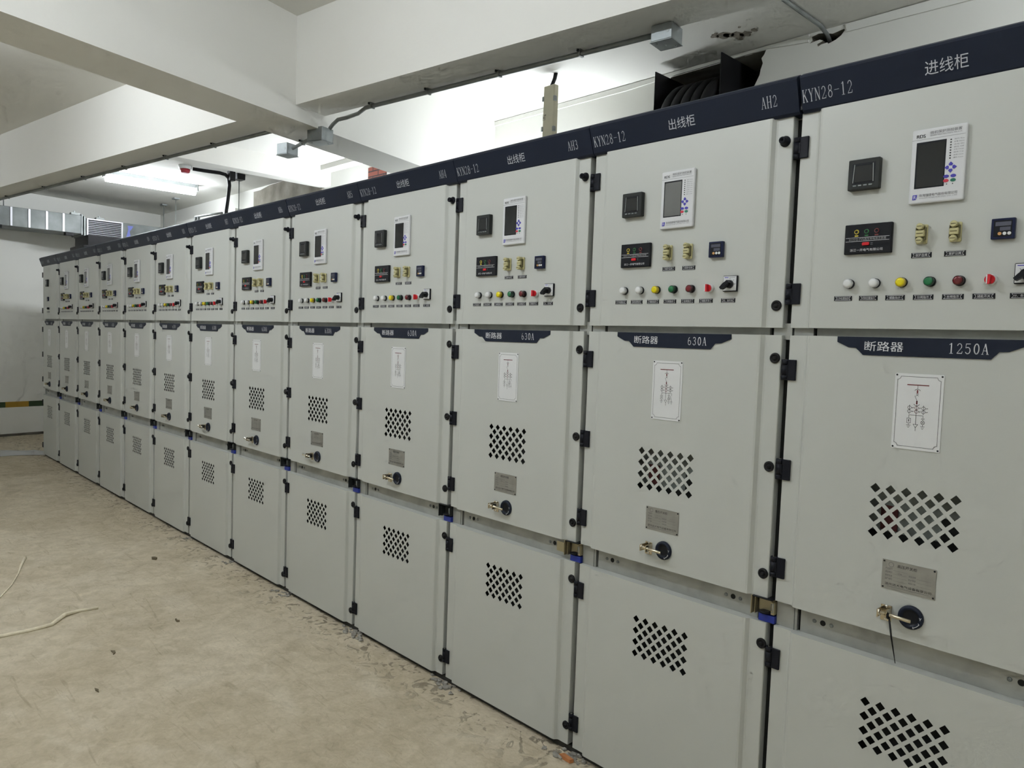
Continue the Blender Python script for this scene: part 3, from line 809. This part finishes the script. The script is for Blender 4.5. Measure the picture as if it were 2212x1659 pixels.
# long beam above the cabinet fronts
mb=MB(); xa,xb=-11.9,4.0
mb.solid([(xa,bx(xa),ZB),(xb,bx(xb),ZB),(xb,bx(xb)+.245,ZB),(xa,bx(xa)+.245,ZB)],(0,0,ZS-ZB+.02),CEIL); struct('ceiling_beam',mb.mesh('ceiling_beam'),'long white ceiling beam with a conduit along its edge')
# cross beam
mb=MB(); ya,yb=-6,2.2; wv=.385
mb.solid([(ynear(ya),ya,ZY),(ynear(yb),yb,ZY),(ynear(yb)-wv,yb,ZY),(ynear(ya)-wv,ya,ZY)],(0,0,ZS-ZY+.02),CEIL); struct('ceiling_beam',mb.mesh('ceiling_beam'),'deep white ceiling beam crossing over the row')
# shallow beam of the middle bay
mb=MB(); mb.box(-6.76,-6.58,-.24,2.2,3.31,ZS+.02,CEIL); struct('ceiling_beam',mb.mesh('ceiling_beam'),'shallow white ceiling beam above the raw concrete panel')
# far cross beam in the front bay, beyond the frame
# small ledges on the back wall
mb=MB(); mb.box(-6.58,-5.2,2.07,2.21,3.465,3.53,CEIL); struct('trim_1',mb.mesh('trim_1'),'narrow white ledge high on the back wall')
mb=MB(); mb.box(-12.3,-8.72,2.02,2.21,2.9,3.26,WALL); struct('trim_2',mb.mesh('trim_2'),'white ledge on the back wall near the end wall')
# raw concrete infill and brick patch
mb=MB(); mb.prism([(-8.5,2.4),(-8.5,3.47),(-8.30,3.468),(-8.05,3.50),(-7.75,3.505),(-7.55,3.515),(-6.76,3.515),(-6.76,3.30),(-6.72,3.30),(-6.70,2.4)],YB-.03,YB+.02,CONC); struct('trim_3',mb.mesh('trim_3'),'raw grey concrete panel in the back wall')
mb=MB(); mb.box(-5.79,-5.46,YB-.012,YB+.02,2.5,3.40,BRICK); struct('trim_4',mb.mesh('trim_4'),'bare red brick patch in the back wall')
# plaster skim at the top of the back wall
mb=MB(); mb.prism([(-.82,3.515),(-.2,3.515),(1.2,3.515),(4.0,3.515),(4.0,3.455),(1.2,3.452),(-.1,3.458),(-.82,3.47)],YB-.012,YB+.01,WALL); mb.prism([(-3.85,3.515),(-1.04,3.515),(-1.04,3.47),(-1.30,3.498),(-2.02,3.490),(-2.4,3.475),(-3.85,3.48)],YB-.012,YB+.01,WALL); struct('trim_5',mb.mesh('trim_5'),'plaster band along the top of the back wall')
# painted stripe on the end wall
mb=MB(); y=-6.0; i=0
while y<1.4:
    y2=y+(.30 if i%2 else .22); mb.solid([(farx(y)+.002,y,.418),(farx(y2)+.002,y2,.418),(farx(y2)+.002,y2,.498),(farx(y)+.002,y,.498)],(-.004,0,0),STRY if i%2 else STRG); y=y2; i+=1
struct('trim_6',mb.mesh('trim_6'),'yellow and dark green striped band low on the end wall')
mb=MB(); mb.solid([(farx(-6)+.001,-6,0),(farx(3)+.001,3,0),(farx(3)+.001,3,.035),(farx(-6)+.001,-6,.035)],(.012,0,0),mat('wall_foot_grime',(.16,.15,.12),.95,noise_amt=.5,noise_scale=6)); struct('baseboard_left',mb.mesh('baseboard_left'))
# bare plaster spots on the slab
def blob(name,pts,z0,z1,m,label):
    mb=MB(); mb.solid([(x,y,z0) for x,y in pts],(0,0,z1-z0),m); return struct(name,mb.mesh(name),label)
random.seed(3)
mb=MB()
for cx,cy,r in ((-1.47,1.86,.030),(-1.43,1.88,.048),(-1.25,1.93,.022),(-1.40,1.90,.035),(-1.36,1.93,.045),(-1.32,1.95,.038),(-1.38,1.99,.025),(-1.45,1.83,.012),(-1.30,1.84,.010)):
    n=11; mb.solid([(cx+r*random.uniform(.6,1.25)*math.cos(2*PI*i/n)*.9,cy+r*random.uniform(.6,1.25)*math.sin(2*PI*i/n),ZS-.0035) for i in range(n)],(0,0,.006),mat('bare_plaster',(.36,.33,.28),.95,noise_amt=.4,noise_scale=60))
struct('trim_7',mb.mesh('trim_7'),'flaked plaster patch on the ceiling above the cable opening')

# ------------------------------------------------------------------ conduits and boxes
CL=[]
def soffit_far(x): return bx(x)+.235
def conduit(label,pts,r,clips):
    t=thing('conduit',label,'conduit',pts[0])
    o=Vector(pts[0]); mb=MB(); mb.tube([Vector(p)-o for p in pts],r,GALVD,10); link('pipe',mb.mesh('pipe'),t)
    for c in clips:
        mb=MB(); v=Vector(c)-o; mb.box(v.x-.012,v.x+.012,v.y-.022,v.y+.022,v.z+r*.6,v.z+r+.006,GALVD); mb.lathe((v.x,v.y-.026,v.z+r+.003),(0,0,-1),[(0,.006),(.010,.006)],BLACK,8); mb.box(v.x-.006,v.x+.006,v.y-.014,v.y+.014,v.z-r-.002,v.z+r*.6,GALVD)
        link('clip',mb.mesh('clip'),t)
zc=ZB-.016
xs=[-11.5+.5*i for i in range(16)]
p1=[(x,soffit_far(x),zc) for x in (-11.3,-9,-7,-5,-3.45)]
conduit('galvanised conduit along the long beam on the far side of the cross beam',p1,.0125,[(x,soffit_far(x),zc) for x in (-10.6,-9.6,-8.6,-7.6,-6.7,-5.9,-5.2,-4.5)])
zb2=ZY-.030
a=Vector((-3.70,.255,zb2)); b=Vector((-3.33,.205,zb2))
conduit('short galvanised conduit between two boxes under the cross beam',[a,(a+b)/2,b],.012,[(a+b)/2])
p3=[(-3.20,.245,ZY+.01),(-3.175,.25,ZY+.03),(-3.13,.26,ZY+.055),(-3.06,.28,zc-.015),(-2.96,.30,zc-.004),(-2.84,soffit_far(-2.84),zc),(-2.0,soffit_far(-2.0),zc),(-1.35,soffit_far(-1.35),zc),(-.95,soffit_far(-.95),zc)]
conduit('galvanised conduit bent up onto the long beam above the cabinets',p3,.012,[(x,soffit_far(x),zc) for x in (-2.78,-2.32,-1.82,-1.33)])
def jbox(label,c,w,d,h,rot,sub=False):
    t=thing('junction_box',label,'junction box',c,'galvanised junction boxes on the beams'); t.rotation_euler=(0,0,rot)
    mb=MB(); mb.box(-w/2,w/2,-d/2,d/2,-h,0,GALV,.003); link('box_body',mb.mesh('box_body'),t)
    mb=MB(); mb.box(-w/2-.003,w/2+.003,-d/2-.003,d/2+.003,-h-.004,-h,GALV,.001)
    for s in (-1,1): mb.lathe((s*w*.3,s*d*.3,-h-.004),(0,0,-1),[(0,.005),(.002,.004)],GALVD,8)
    link('lid',mb.mesh('lid'),t)
    mb=MB(); mb.ring(0,-h*.5,.010,.0125,-d/2-.001,GALVD,14); mb.ellipse(w*.28,-h*.5,.009,.009,-d/2-.0012,-d/2,GALVD,12); link('knockout',mb.mesh('knockout'),t)
jbox('galvanised junction box hanging at the far edge of the cross beam',(-3.77,.25,ZY+.005),.10,.10,.075,.28)
jbox('galvanised junction box at the near edge of the cross beam, under the bent conduit',(-3.265,.215,ZY+.012),.13,.10,.085,.28)
jbox('galvanised junction box at the conduit end by the cable opening',(-.885,.535,ZB-.001),.10,.10,.07,.14)
t=thing('conduit','thin grey conduit on the ceiling running into the broken wall corner','conduit',(-.94,1.2,ZS-.014))
mb=MB(); mb.tube([(0,0,0),(.005,.5,0),(.01,.9,0),(.01,.99,-.02),(.01,1.04,-.05)],.012,GALVD,10); link('pipe',mb.mesh('pipe'),t)
mb=MB(); mb.box(-.016,.020,.30,.325,-.014,.013,GALVD); link('clip',mb.mesh('clip'),t)
mb=MB(); mb.box(-.035,.035,-.012,.012,-.012,0,WHITEP); mb.box(.027,.035,-.012,.012,-.035,-.012,WHITEP); mb.box(-.035,-.027,-.012,.012,-.028,-.012,WHITEP)
tag(link('ceiling_bracket',mb.mesh('ceiling_bracket'),None,(-2.15,1.35,ZS)),'small white bracket on the ceiling beside the ivory trunking','bracket')

# ivory trunking with its cable
t=thing('cable_trunking','ivory cable trunking standing upright behind cabinet AH3','trunking',(-2.66,1.68,0))
mb=MB(); mb.box(-.052,.052,-.025,.02,0,3.435,TRUNK,.006,2); link('channel',mb.mesh('channel'),t)
for z in (2.95,3.12,3.33,2.70):
    mb=MB(); mb.box(-.062,-.045,-.031,-.004,z,z+.035,GALVD,.003); mb.box(.045,.062,-.031,-.004,z-.012,z+.023,GALVD,.003); link('clip',mb.mesh('clip'),t)
mb=MB(); put_text(mb,'HT',-.05,-.02,3.195,3.235,-.0256,LETK); link('lettering',mb.mesh('lettering'),t)
mb=MB(); mb.tube([(.0,0,3.40),(.004,0,3.44),(.018,.01,3.485),(.026,.012,3.525)],.014,CABLE,10); link('cable',mb.mesh('cable'),t)

# busbar opening: steel sleeve and cables
t=thing('busbar_sleeve','black steel sleeve plates standing out of the ragged wall opening','duct',(-2.02,2.03,2.46))
for x in (0,.497):
    mb=MB(); mb.box(x,x+.006,-.012,.42,-.12,1.016 if x==0 else 1.022,STEELK); link('side_plate',mb.mesh('side_plate'),t)
mb=MB(); mb.box(.0061,.4969,.385,.391,.02,1.01,STEELK); link('back_plate',mb.mesh('back_plate'),t)
for i in range(5):
    x=-1.875+.074*i; mb=MB(); P=[(0,0,-3.04),(0,0,-1.5),(0,0,-.12)]
    for a in range(13):
        u=math.radians(90*a/12); P.append((0,.33-.33*math.cos(u),.33*math.sin(u)))
    P.append((0,.40,.33))
    mb.tube(P,.038,CABLE,12)
    tag(link('power_cable',mb.mesh('power_cable'),None,(x,1.93,3.04)),'thick black power cable bending from the row into the wall opening','cable','black power cables in the wall opening')

# far black busbar box
t=thing('busbar_box','black busbar box on top of the far cabinets below the air grille','box',(-9.5,.55,2.335))
mb=MB(); mb.box(-.58,.02,-.09,.55,.005,.443,STEELK,.004); link('housing',mb.mesh('housing'),t)
mb=MB(); mb.box(-.598,.03,-.145,-.09,.005,.312,STEELK,.004); link('side_flange',mb.mesh('side_flange'),t)

# ------------------------------------------------------------------ air duct at the end wall
t=thing('air_duct','galvanised rectangular air duct along the end wall with a louvred grille','air duct',(-11.0,0,0))
mb=MB(); mb.box(-.5,0,-5.9,.76,2.945,3.205,DUCT,.004); link('duct_body',mb.mesh('duct_body'),t)
mb=MB(); mb.box(-.5,0,.80,2.0,2.925,3.175,DUCT,.004); link('duct_branch',mb.mesh('duct_branch'),t)
mb=MB(); mb.box(-.52,.016,.755,.772,2.93,3.22,GALVD); mb.box(-.52,.016,.788,.805,2.92,3.20,GALVD); link('flange',mb.mesh('flange'),t)
for y in (-5.4,-4.4,-3.4,-2.4,-1.6,-.9,-.45,-.088,.121,.329,.533):
    mb=MB(); mb.box(-.003,.014,y-.012,y+.012,2.95,3.20,ALU); link('rib',mb.mesh('rib'),t)
g=link('grille',None,t); 
mb=MB(); 
for a,b,c,d in ((.82,1.30,3.155,3.175),(.82,1.30,2.918,2.942),(.82,.842,2.94,3.155),(1.278,1.30,2.94,3.155)): mb.box(0,.03,a,b,c,d,ALU,.003)
mb.box(.001,.004,.84,1.28,2.94,3.156,BLACK); link('grille_frame',mb.mesh('grille_frame'),g)
mb=MB()
for i in range(8):
    z=2.952+.0255*i; mb.solid([(.006,.842,z+.010),(.006,.842,z+.013),(.027,.842,z+.003),(.027,.842,z)],(0,.436,0),ALU)
link('louvres',mb.mesh('louvres'),g)
mb=MB(); mb.solid([(.001,1.345,2.93),(.001,1.43,2.93),(.001,1.41,3.0),(.001,1.40,3.06),(.001,1.43,3.10),(.001,1.45,3.14),(.001,1.37,3.14),(.001,1.38,3.08),(.001,1.36,3.0)],(.0012,0,0),PURPLE); o=link('blue_smear',mb.mesh('blue_smear'),t); o['label']='blue marker smear'
for y,z in ((.60,2.90),(-.25,2.90),(-1.4,2.90)):
    mb=MB(); mb.box(-.06,.05,y-.05,y+.05,z,z+.045,STEELK,.003); link('support_angle',mb.mesh('support_angle'),t)
for y in (-.14,-1.3,-2.5):
    mb=MB(); mb.tube([(-.2,y,3.205),(-.2,y,ZS)],.006,GALVD,8); link('hanger_rod',mb.mesh('hanger_rod'),t)
for y,z in ((.68,3.205),(1.0,3.175)):
    mb=MB(); mb.box(-.10,.0,y-.05,y+.06,z,z+.03,GALVD); mb.box(-.06,-.04,y-.01,y+.01,z+.03,z+.06,GALVD); link('bracket',mb.mesh('bracket'),t)

# rods, hanger frames, detector, drop cable
def rod(label,x,y,z0,block):
    t=thing('hanger_rod',label,'rod',(x,y,z0))
    mb=MB(); mb.tube([(0,0,0),(0,0,ZS-z0)],.006,GALVD,8); link('rod',mb.mesh('rod'),t)
    mb=MB(); 
    if block: mb.box(-.065,.065,-.05,.05,ZS-z0-.07,ZS-z0,STEELK,.004)
    else: mb.box(-.05,.05,-.04,.04,ZS-z0-.02,ZS-z0,GALV,.002)
    link('anchor',mb.mesh('anchor'),t)
rod('thin hanger rod with a black anchor block beside the black drop cable',-7.83,1.68,2.30,True)
rod('thin hanger rod just behind the lit lamp, to the second tray frame',-10.20,1.78,2.30,False)
rod('thin hanger rod nearest the end wall, passing behind the lamp',-10.93,1.86,2.30,False)
def frame_(label,x0,x1,y,z):
    t=thing('tray_frame',label,'frame',(x0,y,2.335),'steel tray frames on the far cabinets')
    h=z-2.335
    mb=MB(); mb.box(0,.03,0,.03,0,h,GALVD); mb.box(.09,.11,.0,.03,0,h,GALVD); link('post',mb.mesh('post'),t)
    mb=MB(); mb.tube([(0,.015,h),(.3,.015,h-.01),(x1-x0,.015,h-.03)],.014,GALVD,8); link('rail',mb.mesh('rail'),t)
    mb=MB(); mb.tube([(0,.015,h-.075),(x1-x0,.015,h-.09)],.010,GALVD,8); link('rail',mb.mesh('rail'),t)
frame_('steel tray frame rising behind the header, nearer the raw concrete panel',-8.62,-7.8,1.45,3.055)
frame_('steel tray frame rising behind the header, nearer the air duct',-9.35,-8.75,1.40,2.99)
t=thing('smoke_detector','white and red smoke detector on the ceiling beside the shallow beam','smoke detector',(-7.90,1.07,ZS))
mb=MB(); mb.lathe((0,0,0),(0,0,-1),[(0,.075),(.035,.070),(.040,.060)],WHITEP,20); link('base',mb.mesh('base'),t)
mb=MB(); mb.lathe((0,0,-.040),(0,0,-1),[(0,.056),(.035,.050),(.045,.035)],mat('detector_red',(.35,.015,.03),.4),20); link('cap',mb.mesh('cap'),t)
t=thing('drop_cable','black flexible cable from the smoke detector down behind the headers','cable',(-7.86,1.12,ZS-.03))
mb=MB(); mb.tube([(0,.02,.0),(.04,.15,-.005),(.09,.30,-.008),(.11,.36,-.02),(.12,.395,-.06),(.12,.405,-.14),(.105,.395,-.30),(.085,.385,-.44),(.085,.38,-.55),(.14,.37,-.62),(.20,.36,-1.0),(.20,.36,-1.155)],.021,CABLE,10); link('sheath',mb.mesh('sheath'),t)
mb=MB(); mb.box(.095,.185,.385,.45,-.09,.03,STEELK,.004); link('clamp_block',mb.mesh('clamp_block'),t)

# ------------------------------------------------------------------ lamps
def tube_lamp(label,x,y,rot,L=1.22,z=ZS,group='ceiling tube lamps',st=None,r=.020):
    t=thing('tube_lamp',label,'lamp',(x,y,z),group); t.rotation_euler=(0,0,rot)
    mb=MB(); mb.box(-L/2,L/2,-.03,.03,-.05,0,GALV,.004); mb.box(-L/2-.02,-L/2,-.045,.045,-.085,0,GALV,.003); mb.box(L/2,L/2+.02,-.045,.045,-.085,0,GALV,.003); link('housing',mb.mesh('housing'),t)
    mb=MB(); mb.tube([(-L/2+.01,0,-.055-r),(L/2-.01,0,-.055-r)],r,st or TUBE,12); o=link('tube',mb.mesh('tube'),t); o['label']='glowing white tube'
def tubemat(name,s): return mat(name,(1,1,1),.5,emit=(.95,1.,1.06),estr=s)
tube_lamp('lit twin-capped tube lamp under the ceiling near the end wall',-8.95,1.05,PI/2,L=1.08,r=.042,st=tubemat('tube_far',52))
def wall_lamp(label,x,z,st,L=1.22):
    t=thing('tube_lamp',label,'lamp',(x,YB-.03,z),'wall tube lamps behind the row')
    mb=MB(); mb.box(-L/2,L/2,-.02,.028,-.03,.03,GALV,.004); link('housing',mb.mesh('housing'),t)
    mb=MB(); mb.tube([(-L/2+.01,-.045,0),(L/2-.01,-.045,0)],.020,st,12); o=link('tube',mb.mesh('tube'),t); o['label']='glowing white tube'
wall_lamp('lit tube lamp on the back wall, hidden behind the AH4 header',-3.2,2.72,tubemat('tube_near',60))
wall_lamp('lit tube lamp on the back wall, hidden behind the AH7 header',-5.75,2.80,tubemat('tube_mid',80))
tube_lamp('lit tube lamp over the aisle in front of the 1250A cabinet',.95,-1.05,0,st=tubemat('tube_aisle',14))
tube_lamp('lit tube lamp over the aisle further from the row',1.4,-3.5,0,st=tubemat('tube_aisle_right',56))
tube_lamp('lit tube lamp over the aisle just short of the cross beam',-1.35,-1.95,0,st=tubemat('tube_aisle_middle',80))
tube_lamp('lit tube lamp over the aisle beyond the cross beam',-4.4,-1.95,0,st=tubemat('tube_aisle_left',98))
tube_lamp('lit tube lamp over the aisle towards the end wall',-8.2,-2.9,0,st=tubemat('tube_aisle_end',40))
tube_lamp('lit tube lamp behind the row past the broken wall corner',1.7,1.0,PI/2,st=tubemat('tube_back_right',150))

# ------------------------------------------------------------------ things on the floor and small bits
mb=MB()
mb.tube([(-.0,0,.006),(.004,.122,.006),(-.010,.232,.007),(-.114,.321,.012),(-.144,.397,.006),(-.132,.494,.005)],[.010,.010,.010,.011,.009,.007],TWINE,8)
mb.tube([(-.0,0,.006),(.01,-.25,.006),(.05,-.6,.006)],.010,TWINE,8)
tag(link('twine',mb.mesh('twine'),None,(-3.463,-1.454,0)),'cream coloured length of twine curving across the bare floor','twine')
mb=MB(); mb.tube([(.15,-.30,.004),(0,0,.004),(-.21,.095,.004),(-.438,.172,.004),(-.60,.215,.005),(-.784,.273,.006)],[.004,.004,.004,.004,.008,.010],TWINE,7)
tag(link('twine',mb.mesh('twine'),None,(-4.124,-1.347,0)),'thin pale strand of twine with a frayed end, further off','twine')
mb=MB(); bm=mb.bm
G=[[None]*9 for _ in range(7)]
for i in range(7):
    for j in range(9):
        u,v=i/6,j/8; x=-9.60-.55*u-.1*math.sin(v*5); yy=-.62+.75*v-.28*(u-.5)*v; zz=.006+.05*abs(noise.noise(Vector((u*3,v*4,.3))))*math.sin(PI*u)*math.sin(PI*min(1,v+.1))
        G[i][j]=bm.verts.new((x,yy,zz))
for i in range(6):
    for j in range(8): bm.faces.new([G[i][j],G[i+1][j],G[i+1][j+1],G[i][j+1]])
mb._tag(0,SHEET,True); bmesh.ops.solidify(bm,geom=list(bm.faces),thickness=.003)
for f in bm.faces: f.material_index=0; f.smooth=True
tag(link('plastic_sheet',mb.mesh('plastic_sheet')),'white plastic sheet lying on the floor by the last cabinet','sheet')
def scrap(name,label,x,y,pts,h,m,cat,group=None):
    mb=MB(); mb.solid([(a,b,.001) for a,b in pts],(0,0,h),m); return tag(link(name,mb.mesh(name),None,(x,y,0)),label,cat,group)
scrap('brick_chip','small orange brick chip on the floor at the foot of AH2',-.79,-.045,[(-.03,-.008),(.028,-.010),(.034,.006),(-.02,.012)],.014,CHIP,'chip')
scrap('dry_leaf','curled brown scrap on the floor in front of cabinet AH6',-4.379,-.395,[(-.03,-.01),(.0,-.018),(.03,.0),(.005,.016),(-.02,.008)],.012,LEAF,'scrap')
scrap('dark_scrap','dark bent scrap on the floor in front of cabinet AH4',-3.135,-.679,[(-.02,-.008),(.015,-.012),(.024,.002),(.012,.004),(.008,-.004),(-.018,.0)],.008,LEAF,'scrap')
scrap('dark_scrap','two-pronged thin scrap mid floor, left of the twine end',-2.908,-1.071,[(-.025,-.006),(.01,-.004),(.03,-.010),(.012,.006),(-.01,.010)],.005,LEAF,'scrap')
scrap('dark_scrap','flat dark sliver on the floor nearest the camera',-2.529,-1.244,[(-.024,-.004),(.0,-.007),(.026,.0),(.0,.006)],.005,LEAF,'scrap')
random.seed(11)
for k,sz in ((1,.9),(2,1.0),(3,.9),(4,.7),(5,.55),(6,.5)):
    mb=MB(); bm=mb.bm; X0=-.8*k+.02
    for j in range(26):
        cx=X0+random.gauss(0,.055)*sz; cy=random.uniform(-.055,.008); r=random.uniform(.004,.016)*sz
        n0=len(bm.faces); rr=bmesh.ops.create_icosphere(bm,subdivisions=1,radius=r,matrix=Matrix.Translation((cx,cy,r*.35)) @ Matrix.Diagonal((1.4,1.0,.7,1)))
        for v in rr['verts']: v.co+=Vector((random.uniform(-1,1),random.uniform(-1,1),random.uniform(-1,1)))*r*.3
        mb._tag(n0,MORTAR)
    o=link('mortar_rubble',mb.mesh('mortar_rubble')); o['kind']='stuff'; o['label']='crumbled mortar on the floor at the foot of the joint beside AH%d'%(k+1); o['category']='rubble'
# cable tie on the first latch
mb=MB(); mb.tube([(0,0,0),(.010,-.004,-.05),(.026,-.010,-.115)],[.0028,.0024,.0010],CABLE,8); mb.lathe((-.004,0,.005),(1,0,0),[(0,.0085),(.004,.0085)],CABLE,12)
tag(link('cable_tie',mb.mesh('cable_tie'),None,(.350,PY-.034,.908)),'black cable tie dangling from the latch of the 1250A cabinet','cable tie')

# ------------------------------------------------------------------ camera, world, view
f_px=1600.0
yaw,pitch,roll=-0.803644386865951,-0.057927378729550026,0.03498806521257855
cam=bpy.data.cameras.new('camera'); co=bpy.data.objects.new('camera',cam); COL.objects.link(co)
cam.sensor_width=36.; cam.lens=f_px/2212*36.; cam.clip_start=.02
fw=Vector((math.sin(yaw)*math.cos(pitch),math.cos(yaw)*math.cos(pitch),math.sin(pitch)))
r0=Vector((math.cos(yaw),-math.sin(yaw),0)); u0=r0.cross(fw)
r=r0*math.cos(roll)+u0*math.sin(roll); u=-r0*math.sin(roll)+u0*math.cos(roll)
M=Matrix((r,u,-fw)).transposed().to_4x4(); M.translation=Vector((1.0483035,-2.1819795,1.6262779)); co.matrix_world=M
SC.camera=co
w=bpy.data.worlds.new('world'); SC.world=w; w.use_nodes=True
w.node_tree.nodes['Background'].inputs[0].default_value=(.8,.85,.9,1); w.node_tree.nodes['Background'].inputs[1].default_value=.05
SC.view_settings.view_transform='Standard'; SC.view_settings.look='None'; SC.view_settings.gamma=1; SC.view_settings.use_curve_mapping=False
SC.view_settings.exposure=1.0
SC.cycles.max_bounces=5; SC.cycles.diffuse_bounces=4; SC.cycles.use_adaptive_sampling=True; SC.cycles.adaptive_threshold=.08; SC.cycles.adaptive_min_samples=12; SC.cycles.glossy_bounces=3; SC.cycles.transmission_bounces=2; SC.cycles.caustics_reflective=False; SC.cycles.caustics_refractive=False; SC.cycles.sample_clamp_indirect=4.0
